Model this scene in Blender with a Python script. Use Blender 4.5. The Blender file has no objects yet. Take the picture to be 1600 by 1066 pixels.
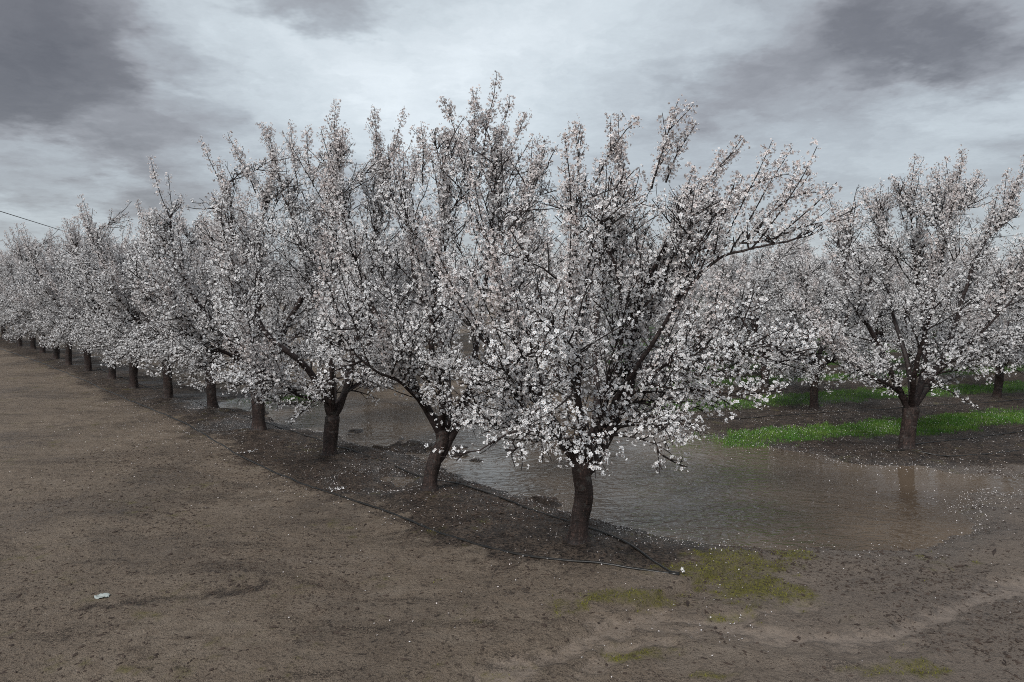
import bpy, math, random
import numpy as np

# ------------------------------------------------------------------ camera, sky, sun
S = bpy.context.scene
COL = S.collection
R = math.radians
FPX, CX, CY, HOR = 1150.0, 800.0, 533.0, 450.0
CAMH = 2.5
PITCH = math.atan((CY - HOR) / FPX)
cam = bpy.data.objects.new('camera', bpy.data.cameras.new('camera'))
COL.objects.link(cam)
cam.location = (0, 0, CAMH)
cam.rotation_euler = (math.pi / 2 - PITCH, 0, 0)
cam.data.sensor_width = 36.0
cam.data.lens = FPX / 1600 * 36
cam.data.clip_end = 6000
S.camera = cam

S.view_settings.view_transform = 'Standard'
S.view_settings.look = 'None'
S.view_settings.exposure = 0.75
S.view_settings.gamma = 1.0
S.view_settings.use_curve_mapping = False
S.render.engine = 'CYCLES'
S.cycles.use_denoising = False            # keep the grain and the crisp petals of the photo
S.cycles.pixel_filter_type = 'BLACKMAN_HARRIS'
S.cycles.filter_width = 1.0
S.cycles.diffuse_bounces = 2

SUN_ELEV, SUN_ROT = R(44), R(208)
sun = bpy.data.objects.new('sun', bpy.data.lights.new('sun', 'SUN'))
COL.objects.link(sun)
sun.data.energy = 1.5
sun.data.angle = R(14)
sun.data.color = (1.0, 0.98, 0.95)
sun.rotation_euler = (math.pi / 2 - SUN_ELEV, 0, math.pi - SUN_ROT)


def ray(px, py):
    u, v = (px - CX) / FPX, (CY - py) / FPX
    c, s = math.cos(PITCH), math.sin(PITCH)
    return np.array([u, c + v * s, -s + v * c])


def at(px, py, z=0.0):
    d = ray(px, py)
    t = (z - CAMH) / d[2]
    return np.array([d[0] * t, d[1] * t, z])


def atY(px, py, Y):
    d = ray(px, py)
    t = Y / d[1]
    return np.array([d[0] * t, Y, CAMH + d[2] * t])


class NT:
    """small node-tree helper"""
    def __init__(self, tree):
        self.t = tree
        tree.nodes.clear()

    def n(self, typ, **kw):
        nd = self.t.nodes.new(typ)
        for k, v in kw.items():
            setattr(nd, k, v)
        return nd

    def put(self, sock, v):
        if v is None:
            return
        if isinstance(v, bpy.types.NodeSocket):
            self.t.links.new(v, sock)
        else:
            if hasattr(sock.default_value, '__len__') and not isinstance(v, (int, float)):
                v = tuple(v)
                if len(sock.default_value) == 4 and len(v) == 3:
                    v = v + (1.0,)
            sock.default_value = v

    def math(self, op, a, b=None, c=None, clamp=False):
        nd = self.n('ShaderNodeMath', operation=op, use_clamp=clamp)
        for s, v in zip(nd.inputs, (a, b, c)):
            self.put(s, v)
        return nd.outputs[0]

    def vmath(self, op, a, b=None, out=0):
        nd = self.n('ShaderNodeVectorMath', operation=op)
        self.put(nd.inputs[0], a)
        if b is not None:
            self.put(nd.inputs[1], b)
        return nd.outputs[out]

    def noise(self, vec, scale, detail=4, rough=0.55, dist=0.0, color=False):
        nd = self.n('ShaderNodeTexNoise')
        self.put(nd.inputs['Vector'], vec)
        nd.inputs['Scale'].default_value = scale
        nd.inputs['Detail'].default_value = detail
        nd.inputs['Roughness'].default_value = rough
        nd.inputs['Distortion'].default_value = dist
        return nd.outputs['Color' if color else 'Fac']

    def step(self, v, lo, hi, a=0.0, b=1.0):
        nd = self.n('ShaderNodeMapRange', interpolation_type='SMOOTHSTEP')
        self.put(nd.inputs[0], v)
        for i, x in enumerate((lo, hi, a, b)):
            nd.inputs[i + 1].default_value = x
        return nd.outputs[0]

    def mix(self, f, a, b, blend='MIX'):
        nd = self.n('ShaderNodeMix', data_type='RGBA', blend_type=blend)
        self.put(nd.inputs[0], f)
        self.put(nd.inputs[6], a)
        self.put(nd.inputs[7], b)
        return nd.outputs[2]

    def attr(self, name):
        return self.n('ShaderNodeAttribute', attribute_name=name).outputs['Fac']

    def mapping(self, vec, scale):
        nd = self.n('ShaderNodeMapping')
        self.put(nd.inputs['Vector'], vec)
        nd.inputs['Scale'].default_value = scale
        return nd.outputs[0]


# world: nishita air seen through a broken overcast deck of procedural cloud
W = bpy.data.worlds.new('World')
S.world = W
W.use_nodes = True
w = NT(W.node_tree)
STR = 0.1
sky = w.n('ShaderNodeTexSky', sky_type='NISHITA', sun_disc=False)
sky.sun_elevation = SUN_ELEV
sky.sun_rotation = SUN_ROT
D = w.n('ShaderNodeTexCoord').outputs['Generated']
sep = w.n('ShaderNodeSeparateXYZ')
w.put(sep.inputs[0], D)
den = w.math('ADD', w.math('MAXIMUM', sep.outputs[2], 0.0), 0.16)
comb = w.n('ShaderNodeCombineXYZ')
w.put(comb.inputs[0], w.math('DIVIDE', sep.outputs[0], den))
w.put(comb.inputs[1], w.math('DIVIDE', sep.outputs[1], den))
deck = comb.outputs[0]
warp = w.vmath('SUBTRACT', w.noise(deck, 1.3, 6, 0.62, color=True), (0.5, 0.5, 0.5))
Dw = w.vmath('ADD', D, w.vmath('MULTIPLY', warp, (0.36, 0.36, 0.30)))
n1 = w.noise(deck, 0.75, 8, 0.58, 0.3)
n2 = w.noise(w.vmath('ADD', deck, w.vmath('MULTIPLY', warp, (1.4, 1.4, 1.4))), 2.6, 9, 0.62, 0.6)


def blob(px, py, rx, ry, tilt=0.0):
    """soft bank of cloud around one direction of the sky"""
    d = ray(px, py)
    d /= np.linalg.norm(d)
    right = np.cross(d, (0, 0, 1.0)); right /= np.linalg.norm(right)
    up = np.cross(right, d)
    a = R(tilt)
    r2 = (right * math.cos(a) + up * math.sin(a)) / (rx / FPX)
    u2 = (-right * math.sin(a) + up * math.cos(a)) / (ry / FPX)
    df = w.vmath('SUBTRACT', Dw, d)
    x = w.vmath('DOT_PRODUCT', df, r2, 1)
    y = w.vmath('DOT_PRODUCT', df, u2, 1)
    q = w.math('ADD', w.math('MULTIPLY', x, x), w.math('MULTIPLY', y, y))
    return w.step(q, 1.25, 0.0)


v = w.math('ADD', w.math('MULTIPLY', n1, 0.34), w.math('ADD', w.math('MULTIPLY', n2, 0.22), w.math('MULTIPLY', w.noise(Dw, 4.5, 7, 0.6, 0.3), 0.52)))
v = w.math('ADD', v, 0.045)
for (px, py, rx, ry, tilt, amt) in (
        (60, 110, 300, 170, -8, -0.30), (170, 190, 200, 90, -10, -0.10), (60, 330, 320, 80, 0, 0.02), (120, 30, 260, 90, 0, -0.08),
        (1250, 120, 240, 95, 14, -0.19), (1400, 60, 150, 75, 25, -0.19), (1150, 150, 120, 60, 10, -0.08), (1590, 250, 120, 60, 10, -0.10),
        (700, 60, 430, 240, 0, 0.20), (560, 140, 330, 130, 10, 0.12), (1560, 170, 170, 70, 25, 0.10),
        (330, 70, 60, 170, -18, 0.10), (1500, 290, 320, 90, 0, 0.00),
        (1580, 30, 110, 60, 20, -0.12), (480, -10, 110, 50, 0, -0.26)):
    v = w.math('ADD', v, w.math('MULTIPLY', blob(px, py, rx, ry, tilt), amt))
ramp = w.n('ShaderNodeValToRGB')
w.put(ramp.inputs[0], v)
cr = ramp.color_ramp
cr.elements[0].position = 0.0
cr.elements[0].color = (0.094, 0.093, 0.103, 1)
cr.elements[1].position = 1.0
cr.elements[1].color = (0.73, 0.79, 0.83, 1)
for p, c in ((0.22, (0.157, 0.157, 0.170)), (0.42, (0.275, 0.283, 0.305)), (0.58, (0.378, 0.411, 0.443)), (0.78, (0.54, 0.597, 0.635))):
    e = cr.elements.new(p)
    e.color = c + (1,)
cl = w.vmath('MULTIPLY', ramp.outputs[0], (0.70 / STR,) * 3)
air = w.mix(0.93, sky.outputs[0], cl)
bg = w.n('ShaderNodeBackground')
w.put(bg.inputs[0], air)
bg.inputs[1].default_value = STR
wo = w.n('ShaderNodeOutputWorld')
w.put(wo.inputs[0], bg.outputs[0])

rng = np.random.default_rng(7)


# ------------------------------------------------------------------ numeric helpers
def hash2(ix, iy, seed):
    h = (ix.astype(np.int64) * 374761393 + iy.astype(np.int64) * 668265263 + seed * 974711) & 0xFFFFFFFF
    h = ((h ^ (h >> 13)) * 1274126177) & 0xFFFFFFFF
    h = h ^ (h >> 16)
    return (h & 0xFFFF) / 65535.0


def vnoise(x, y, seed=0):
    ix, iy = np.floor(x), np.floor(y)
    fx, fy = x - ix, y - iy
    fx = fx * fx * fx * (fx * (fx * 6 - 15) + 10)
    fy = fy * fy * fy * (fy * (fy * 6 - 15) + 10)
    a, b = hash2(ix, iy, seed), hash2(ix + 1, iy, seed)
    c, d = hash2(ix, iy + 1, seed), hash2(ix + 1, iy + 1, seed)
    return (a + (b - a) * fx) * (1 - fy) + (c + (d - c) * fx) * fy


def fbm(x, y, f, oct=4, seed=0, gain=0.5):
    s, a, t = 0, 1.0, 0
    for k in range(oct):
        s = s + a * vnoise(x * f + 17.3 * k, y * f - 9.1 * k, seed + k * 7)
        t += a
        a *= gain
        f *= 2.03
    return s / t


def smooth(x, lo, hi):
    t = np.clip((x - lo) / (hi - lo), 0, 1)
    return t * t * (3 - 2 * t)


def seg_dist(x, y, P, closed=False):
    d = np.full(x.shape, 1e9)
    n = len(P)
    for i in range(n if closed else n - 1):
        a, b = P[i], P[(i + 1) % n]
        ab = b - a
        t = np.clip(((x - a[0]) * ab[0] + (y - a[1]) * ab[1]) / max(ab @ ab, 1e-9), 0, 1)
        d = np.minimum(d, np.hypot(x - a[0] - t * ab[0], y - a[1] - t * ab[1]))
    return d


def inside(x, y, P):
    r = np.zeros(x.shape, bool)
    n = len(P)
    for i in range(n):
        a, b = P[i], P[(i + 1) % n]
        if a[1] == b[1]:
            continue
        c = (a[1] > y) != (b[1] > y)
        r ^= c & (x < (b[0] - a[0]) * (y - a[1]) / (b[1] - a[1]) + a[0])
    return r


def sdf(x, y, P):                                    # positive inside
    d = seg_dist(x, y, P, True)
    return np.where(inside(x, y, P), d, -d)


def gpath(pts):
    return np.array([at(*p)[:2] for p in pts])


def catmull(P, step):
    P = np.asarray(P, float)
    Q = np.vstack([2 * P[0] - P[1], P, 2 * P[-1] - P[-2]])
    out = []
    for i in range(1, len(Q) - 2):
        n = max(1, int(np.linalg.norm(Q[i + 1] - Q[i]) / step))
        for k in range(n):
            t = k / n
            out.append(0.5 * ((2 * Q[i]) + (-Q[i - 1] + Q[i + 1]) * t + (2 * Q[i - 1] - 5 * Q[i] + 4 * Q[i + 1] - Q[i + 2]) * t * t
                              + (-Q[i - 1] + 3 * Q[i] - 3 * Q[i + 1] + Q[i + 2]) * t ** 3))
    out.append(P[-1])
    return np.array(out)


# ------------------------------------------------------------------ mesh helpers
def mesh(name, verts, faces, mats=(), midx=None, attrs=None, smoothed=False):
    """faces: list of (M,k) index arrays"""
    me = bpy.data.meshes.new(name)
    verts = np.ascontiguousarray(verts, dtype=np.float32)
    me.vertices.add(len(verts))
    me.vertices.foreach_set('co', verts.ravel())
    faces = [np.asarray(f, np.int32) for f in faces if len(f)]
    loops = np.concatenate([f.ravel() for f in faces])
    tot = np.concatenate([np.full(len(f), f.shape[1], np.int32) for f in faces])
    st = np.concatenate([[0], np.cumsum(tot)[:-1]]).astype(np.int32)
    me.loops.add(len(loops))
    me.loops.foreach_set('vertex_index', loops)
    me.polygons.add(len(tot))
    me.polygons.foreach_set('loop_start', st)
    me.polygons.foreach_set('loop_total', tot)
    for m in mats:
        me.materials.append(m)
    if midx is not None:
        me.polygons.foreach_set('material_index', np.asarray(midx, np.int32))
    me.polygons.foreach_set('use_smooth', np.full(len(tot), smoothed, bool))
    for k, a in (attrs or {}).items():
        at_ = me.attributes.new(k, 'FLOAT', 'POINT')
        at_.data.foreach_set('value', np.ascontiguousarray(a, np.float32))
    me.update(calc_edges=True)
    return me


def link(name, me, parent=None, kind=None, loc=None):
    o = bpy.data.objects.new(name, me)
    COL.objects.link(o)
    if parent is not None:
        o.parent = parent
    if kind:
        o['kind'] = kind
    if loc is not None:
        o.location = loc
    return o


def tag(o, label, cat, group=None):
    o['label'] = label
    o['category'] = cat
    if group:
        o['group'] = group
    return o


class Tubes:
    def __init__(self):
        self.v, self.q, self.t, self.n = [], [], [], 0

    def add(self, P, rad, sides, cap=True, rough=0.0, seed=0):
        P = np.asarray(P, float)
        n = len(P)
        rad = np.broadcast_to(np.asarray(rad, float), (n,))
        T = np.gradient(P, axis=0)
        T /= np.linalg.norm(T, axis=1, keepdims=True) + 1e-12
        ref = np.array([1.0, 0, 0]) if abs(T[0][0]) < 0.8 else np.array([0, 1.0, 0])
        U = np.cross(T, ref)
        U /= np.linalg.norm(U, axis=1, keepdims=True) + 1e-12
        V = np.cross(T, U)
        ang = np.arange(sides) * 2 * math.pi / sides
        rr = np.repeat(rad[:, None], sides, 1)
        if rough:
            g = np.random.default_rng(seed)
            k = np.arange(n)[:, None]
            ph = g.random(4) * 6.28
            rr = rr * (1 + rough * (np.sin(ang * 3 + ph[0] + k * .07) * .5 + np.sin(ang * 5 + ph[1] - k * .11) * .3
                                    + np.sin(ang * 2 + ph[2] + k * .31) * .5) + rough * .7 * (g.random((n, sides)) - .5))
        X = P[:, None, :] + rr[..., None] * (np.cos(ang)[None, :, None] * U[:, None, :] + np.sin(ang)[None, :, None] * V[:, None, :])
        b = self.n
        self.v.append(X.reshape(-1, 3))
        i = np.arange(n - 1)[:, None] * sides
        j = np.arange(sides)[None, :]
        j2 = (j + 1) % sides
        self.q.append(np.stack([b + i + j, b + i + j2, b + i + sides + j2, b + i + sides + j], -1).reshape(-1, 4))
        self.n += n * sides
        if cap:
            self.v.append(P[[0, -1]])
            jj = np.arange(sides)
            self.t.append(np.stack([np.full(sides, self.n), b + (jj + 1) % sides, b + jj], -1))
            e = b + (n - 1) * sides
            self.t.append(np.stack([np.full(sides, self.n + 1), e + jj, e + (jj + 1) % sides], -1))
            self.n += 2

    def mesh(self, name, mats, smoothed=True):
        return mesh(name, np.vstack(self.v), [np.vstack(self.q)] + ([np.vstack(self.t)] if self.t else []), mats, smoothed=smoothed)


# ------------------------------------------------------------------ materials
def material(name):
    m = bpy.data.materials.new(name)
    m.use_nodes = True
    return m, NT(m.node_tree)


def finish(t, shader):
    o = t.n('ShaderNodeOutputMaterial')
    t.put(o.inputs[0], shader)


def bark_material(name, c1, c2, rings):
    m, t = material(name)
    P = t.n('ShaderNodeTexCoord').outputs['Object']
    a = t.noise(t.mapping(P, (14, 14, 5)), 1.0, 6, 0.65, 0.4)
    ring = t.noise(t.mapping(P, (5, 5, 34)), 1.0, 4, 0.6, 0.8)
    f = t.math('ADD', t.math('MULTIPLY', a, 0.6), t.math('MULTIPLY', ring, 0.4 if rings else 0.0))
    col = t.mix(t.step(f, 0.32, 0.68), c1, c2)
    fine = t.noise(t.mapping(P, (60, 60, 22)), 1.0, 4, 0.7)
    col = t.mix(t.step(fine, 0.54, 0.66), col, tuple(x * 2.2 for x in c2))
    col = t.mix(t.math('MULTIPLY', t.step(t.noise(P, 9, 5, .7), 0.56, 0.66), 0.6), col, (c2[0] * 2.2, c2[0] * 2.1, c2[0] * 1.9))
    b = t.n('ShaderNodeBump')
    b.inputs['Strength'].default_value = 0.9
    b.inputs['Distance'].default_value = 0.022
    t.put(b.inputs['Height'], t.math('ADD', f, t.math('MULTIPLY', fine, 0.35)))
    p = t.n('ShaderNodeBsdfPrincipled')
    t.put(p.inputs['Base Color'], col)
    t.put(p.inputs['Roughness'], t.step(a, 0.3, 0.7, 0.45, 0.8))
    p.inputs['Specular IOR Level'].default_value = 0.4
    t.put(p.inputs['Normal'], b.outputs[0])
    finish(t, p.outputs[0])
    return m


M_BARK = bark_material('wet_bark', (0.010, 0.007, 0.006), (0.046, 0.028, 0.023), True)
M_LIMB = bark_material('limb_bark', (0.013, 0.009, 0.009), (0.044, 0.029, 0.026), True)
M_TWIG = bark_material('twig_bark', (0.014, 0.009, 0.008), (0.038, 0.024, 0.020), False)


def petal_material():
    m, t = material('blossom_petal')
    tint = t.attr('tint')
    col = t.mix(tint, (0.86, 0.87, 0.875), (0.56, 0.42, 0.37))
    rim = t.attr('rim')
    col = t.mix(t.math('MULTIPLY', t.math('SUBTRACT', 1.0, rim), 0.16), col, (0.55, 0.30, 0.36))
    d = t.n('ShaderNodeBsdfDiffuse')
    t.put(d.inputs[0], col)
    tr = t.n('ShaderNodeBsdfTranslucent')
    t.put(tr.inputs[0], col)
    mx = t.n('ShaderNodeMixShader')
    mx.inputs[0].default_value = 0.04
    t.put(mx.inputs[1], d.outputs[0])
    t.put(mx.inputs[2], tr.outputs[0])
    finish(t, mx.outputs[0])
    return m


def plain(name, col, rough=0.6, spec=0.3, var=None, scale=20.0, bump=0.0):
    m, t = material(name)
    p = t.n('ShaderNodeBsdfPrincipled')
    P = t.n('ShaderNodeTexCoord').outputs['Object']
    nz = t.noise(P, scale, 4, 0.6)
    t.put(p.inputs['Base Color'], t.mix(t.step(nz, 0.3, 0.7), col, var or tuple(x * 0.7 for x in col)))
    p.inputs['Roughness'].default_value = rough
    p.inputs['Specular IOR Level'].default_value = spec
    if bump:
        b = t.n('ShaderNodeBump')
        b.inputs['Strength'].default_value = bump
        b.inputs['Distance'].default_value = 0.01
        t.put(b.inputs['Height'], nz)
        t.put(p.inputs['Normal'], b.outputs[0])
    finish(t, p.outputs[0])
    return m


M_PETAL = petal_material()
M_CALYX = plain('blossom_calyx', (0.135, 0.060, 0.050), 0.7, 0.2, (0.09, 0.06, 0.035), 60)
M_STAMEN = plain('blossom_stamen', (0.34, 0.16, 0.15), 0.7, 0.2, (0.40, 0.28, 0.10), 90)
M_FALLEN = plain('fallen_petal', (0.80, 0.78, 0.78), 0.55, 0.3, (0.50, 0.42, 0.38), 45)
M_HOSE = plain('wet_black_hose', (0.008, 0.008, 0.008), 0.35, 0.4, (0.022, 0.019, 0.016), 12, 0.2)
M_WIRE = plain('weathered_wire', (0.03, 0.03, 0.032), 0.5)
M_DEBRIS = plain('dark_debris', (0.030, 0.021, 0.017), 0.75, 0.3, (0.075, 0.052, 0.040), 9)
M_PLASTIC = plain('pale_plastic', (0.42, 0.45, 0.43), 0.25, 0.5, (0.30, 0.33, 0.31), 18)
M_GRASS = plain('grass_blade', (0.066, 0.172, 0.024), 0.55, 0.3, (0.135, 0.225, 0.040), 2.2)
M_MOSS = plain('moss_tuft', (0.185, 0.180, 0.030), 0.8, 0.2, (0.125, 0.118, 0.026), 6)


# ------------------------------------------------------------------ ground layout (all in metres on the ground)
ROWDIR = at(405, 680) - at(903, 862)
ROWDIR /= np.linalg.norm(ROWDIR)
A1, A4 = at(903, 862), at(405, 680)
BSTEP = (A4 - A1) / 3
R1 = at(1416, 705)
R2, R3 = at(1272, 638), at(1196, 605)
ASTEP = at(1570, 619) - R2                          # tree step along an orchard row
RSTEP = R3 - R2                                     # step from one orchard row to the next

LAKE = gpath([(330, 640), (450, 662), (560, 688), (640, 703), (700, 728), (780, 752), (870, 780), (960, 800), (1060, 828),
              (1150, 838), (1230, 836), (1300, 847), (1400, 853), (1445, 848), (1480, 815), (1475, 792), (1530, 772), (1640, 755),
              (1640, 737), (1560, 737), (1500, 736), (1440, 726), (1380, 728), (1330, 724), (1270, 711), (1210, 700), (1130, 691),
              (1040, 672), (1000, 664), (900, 650), (800, 643), (700, 637), (600, 630), (500, 622), (420, 617), (340, 622)])
POOL1 = gpath([(560, 748), (600, 742), (640, 746), (655, 756), (620, 764), (575, 760)])
POOL2 = gpath([(340, 668), (365, 664), (385, 668), (370, 673), (348, 673)])
HOSE1 = [(-60, 520), (0, 546), (70, 571), (150, 605), (230, 640), (300, 671), (390, 722), (460, 752), (530, 777), (610, 806), (700, 841), (765, 862), (840, 880), (930, 893), (1000, 903), (1052, 911)]
HOSE2 = [(150, 578), (262, 618), (350, 643), (440, 672), (540, 706), (610, 728), (690, 755), (760, 777), (830, 801), (890, 822), (945, 844), (985, 866), (1020, 890), (1052, 911)]
HOSE3 = [(1385, 707), (1430, 709), (1480, 713), (1540, 709), (1600, 702), (1700, 692)]
HOSE4 = [(1428, 695), (1480, 688), (1530, 683), (1600, 674), (1720, 662)]
HOSE5 = [(1000, 648), (1050, 652), (1110, 655), (1180, 652), (1280, 645), (1400, 638), (1640, 622)]
H1, H2 = gpath(HOSE1), gpath(HOSE2)
DARK = gpath(HOSE1 + [(1080, 880), (1120, 858), (1180, 846), (1000, 700), (600, 640), (300, 600), (100, 545), (-60, 512)])
TRACK = gpath([(760, 1066), (850, 1030), (940, 990), (1030, 966), (1110, 975), (1200, 992), (1300, 1003), (1400, 995), (1450, 975), (1500, 950), (1640, 915)])
TRACK2 = gpath([(900, 1050), (960, 1020), (1080, 985), (1180, 962), (1260, 950)])
SCUFF = gpath([(130, 952), (190, 946), (260, 934), (310, 926), (410, 913)])
MOSS = [(1160, 885, 100, 34), (1230, 862, 40, 15), (1090, 905, 70, 20), (1185, 925, 90, 22), (985, 942, 120, 14), (980, 1028, 52, 14), (1130, 968, 30, 8),
        (1400, 1050, 130, 12), (1110, 1058, 50, 8), (1040, 682, 70, 9)]
MOSSW = []
for (px, py, rx, ry) in MOSS:
    c = at(px, py)[:2]
    MOSSW.append((c, abs(at(px + rx, py)[0] - c[0]), abs(at(px, py - ry)[1] - at(px, py + ry)[1]) / 2))


TRUNKS = [at(*p)[:2] for p in ((903, 862), (672, 777), (515, 720), (405, 680), (333, 646), (262, 628), (1416, 705))]


def rowcoord(x, y):
    """(along, across) in units of the orchard grid, from R1"""
    A = np.array([[ASTEP[0], RSTEP[0]], [ASTEP[1], RSTEP[1]]])
    I = np.linalg.inv(A)
    dx, dy = x - R1[0], y - R1[1]
    return I[0, 0] * dx + I[0, 1] * dy, I[1, 0] * dx + I[1, 1] * dy


# the row through R1 lies a little nearer than one step before R2's row
K0 = (rowcoord(np.array([R2[0]]), np.array([R2[1]]))[1])[0]


def grass_mask(x, y):
    a, k = rowcoord(x, y)
    k2 = np.where(k < K0, k / K0, k - K0 + 1)
    fr = k2 - np.floor(k2)
    wob = (fbm(x, y, 0.9, 3, 41) - .5) * 0.18 + (fbm(x, y, 5.0, 3, 42) - .5) * .20
    lo = np.where(k2 < 1, 0.30, 0.16)
    hi = np.where(k2 < 1, 0.57, 0.56)
    m = smooth(fr + wob, lo - .05, lo + .05) * (1 - smooth(fr + wob, hi - .05, hi + .05))
    left = 2.35 + (fbm(x, y, 0.8, 3, 43) - .5) * 1.3
    m = m * (k2 > 0) * smooth(x, left - .25, left + .35)
    c = at(430, 623)
    p = np.exp(-((x - c[0]) / 1.3) ** 2 - ((y - c[1]) / 0.6) ** 2)
    return np.maximum(m, smooth(p + wob, .45, .75))


def moss_mask(x, y):
    m = np.zeros(x.shape)
    nz = fbm(x, y, 2.6, 5, 61, 0.6)
    for c, rx, ry in MOSSW:
        m = np.maximum(m, np.exp(-((x - c[0]) / rx) ** 2 - ((y - c[1]) / ry) ** 2))
    nf = fbm(x, y, 11.0, 4, 63, 0.65)
    return smooth(m + (nz - .5) * 1.7 + (nf - .5) * 1.1, .30, 1.05)


def ground_fields(x, y):
    f = {}
    near = (np.abs(x) < 26) & (y < 45) & (y > -3)
    lake = np.full(x.shape, -30.0)
    xs, ys = x[near], y[near]
    l = sdf(xs, ys, LAKE)
    l = np.maximum(l, np.maximum(sdf(xs, ys, POOL1), sdf(xs, ys, POOL2)) * 1.6 + .22)
    lake[near] = l
    wob = (fbm(x, y, 0.9, 4, 11) - .5) * .75 + (fbm(x, y, 2.6, 4, 12, .6) - .5) * .30
    bars = smooth(fbm(x, y, .75, 4, 71, .6), .50, .62) * smooth(x, 1.4, -.4) * .9
    lake = np.where(lake > -.2, lake - bars, lake)
    lk = lake + wob * np.exp(-(lake / 1.2) ** 2)
    # strip of dark litter soil under the roadside row: from the outer hose to the water
    dk = np.full(x.shape, -9.0)
    side = (x - A1[0]) * ROWDIR[1] - (y - A1[1]) * ROWDIR[0]         # >0 : orchard side
    d1 = np.full(x.shape, 50.0)
    d1[near] = seg_dist(xs, ys, H1)
    along = (x - A1[0]) * ROWDIR[0] + (y - A1[1]) * ROWDIR[1]
    n = fbm(x, y, 1.1, 4, 21)
    dk[near] = sdf(xs, ys, DARK)
    dark = smooth(dk + (n - .5) * .9 + (fbm(x, y, 6.0, 3, 23) - .5) * .5, -.50, .42)
    bank = smooth(x, 2.0, 4.5) * smooth(y, 9.9, 10.6)
    f['dark'] = np.maximum(dark, bank)
    f['wet'] = smooth(lk, -0.75, 0.02)
    f['lake'] = lk
    f['moss'] = moss_mask(x, y)
    f['grass'] = grass_mask(x, y)
    tr = np.full(x.shape, 9.0)
    tr2 = np.full(x.shape, 9.0)
    sc = np.full(x.shape, 9.0)
    tr[near] = seg_dist(xs, ys, TRACK)
    tr2[near] = seg_dist(xs, ys, TRACK2)
    sc[near] = seg_dist(xs, ys, SCUFF)
    w2 = (fbm(x, y, 3.0, 3, 31) - .5) * .3
    w3 = w2 + (fbm(x, y, 9.0, 3, 35) - .5) * .22
    f['mud'] = np.maximum(smooth(tr + w3, .20, .04), .8 * smooth(tr2 + w3, .14, .02))
    f['scuff'] = smooth(sc + w2 * .7 + (fbm(x, y, 9.0, 4, 33, .7) - .5) * .5, .10, -.02)
    # height
    z = (fbm(x, y, 0.35, 3, 1) - .5) * .05 + (fbm(x, y, 2.2, 4, 2) - .5) * .035
    fine = (fbm(x, y, 9.0, 3, 3) - .5)
    z = z + fine * (.010 + .022 * f['dark'])
    z = z + np.abs(fbm(x, y, 4.2, 3, 5) - .5) * .03 * (1 - f['dark'])
    z = np.maximum(z, -.016)
    # tyre-smoothed wheel ruts across the foreground
    z = z - .022 * f['mud'] + .016 * smooth(np.abs(tr + w2 * .6 - .34), .10, .0) - .010 * f['scuff']
    ruts = np.sin((side + (n - .5) * .8) * 3.1) * smooth(side, -1.8, -3.0) * .010
    z = z + ruts
    berm = np.exp(-(side / .9) ** 2) * .06
    z = z + berm * (along > -1.2)
    for tx, ty in TRUNKS:
        z = z + .055 * np.exp(-((x - tx) ** 2 + (y - ty) ** 2) / .32 ** 2)
    z = z - smooth(lk, -.55, .25) * .095
    f['z'] = z + 0.012 * f['grass']
    f['side'], f['along'] = side, along
    return f


WATER_Z = -0.045


def axis(lo, d0, d1, hi, step, grow):
    a = [d0]
    while a[-1] < d1:
        a.append(a[-1] + step)
    s = step
    while a[-1] < hi:
        s *= grow
        a.append(a[-1] + s)
    b = [d0]
    s = step
    while b[-1] > lo:
        s *= grow
        b.append(b[-1] - s)
    return np.array(b[:0:-1] + a)


gx = axis(-2500, -6.0, 8.5, 2500, .022, 1.022)
gy = axis(-60, 3.2, 11.5, 4000, .022, 1.020)
GX, GY = np.meshgrid(gx, gy)
xf, yf = GX.ravel(), GY.ravel()
F = ground_fields(xf, yf)
nx, ny = len(gx), len(gy)
ii = (np.arange(ny - 1)[:, None] * nx + np.arange(nx - 1)[None, :]).ravel()
quads = np.stack([ii, ii + 1, ii + nx + 1, ii + nx], -1)


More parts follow.
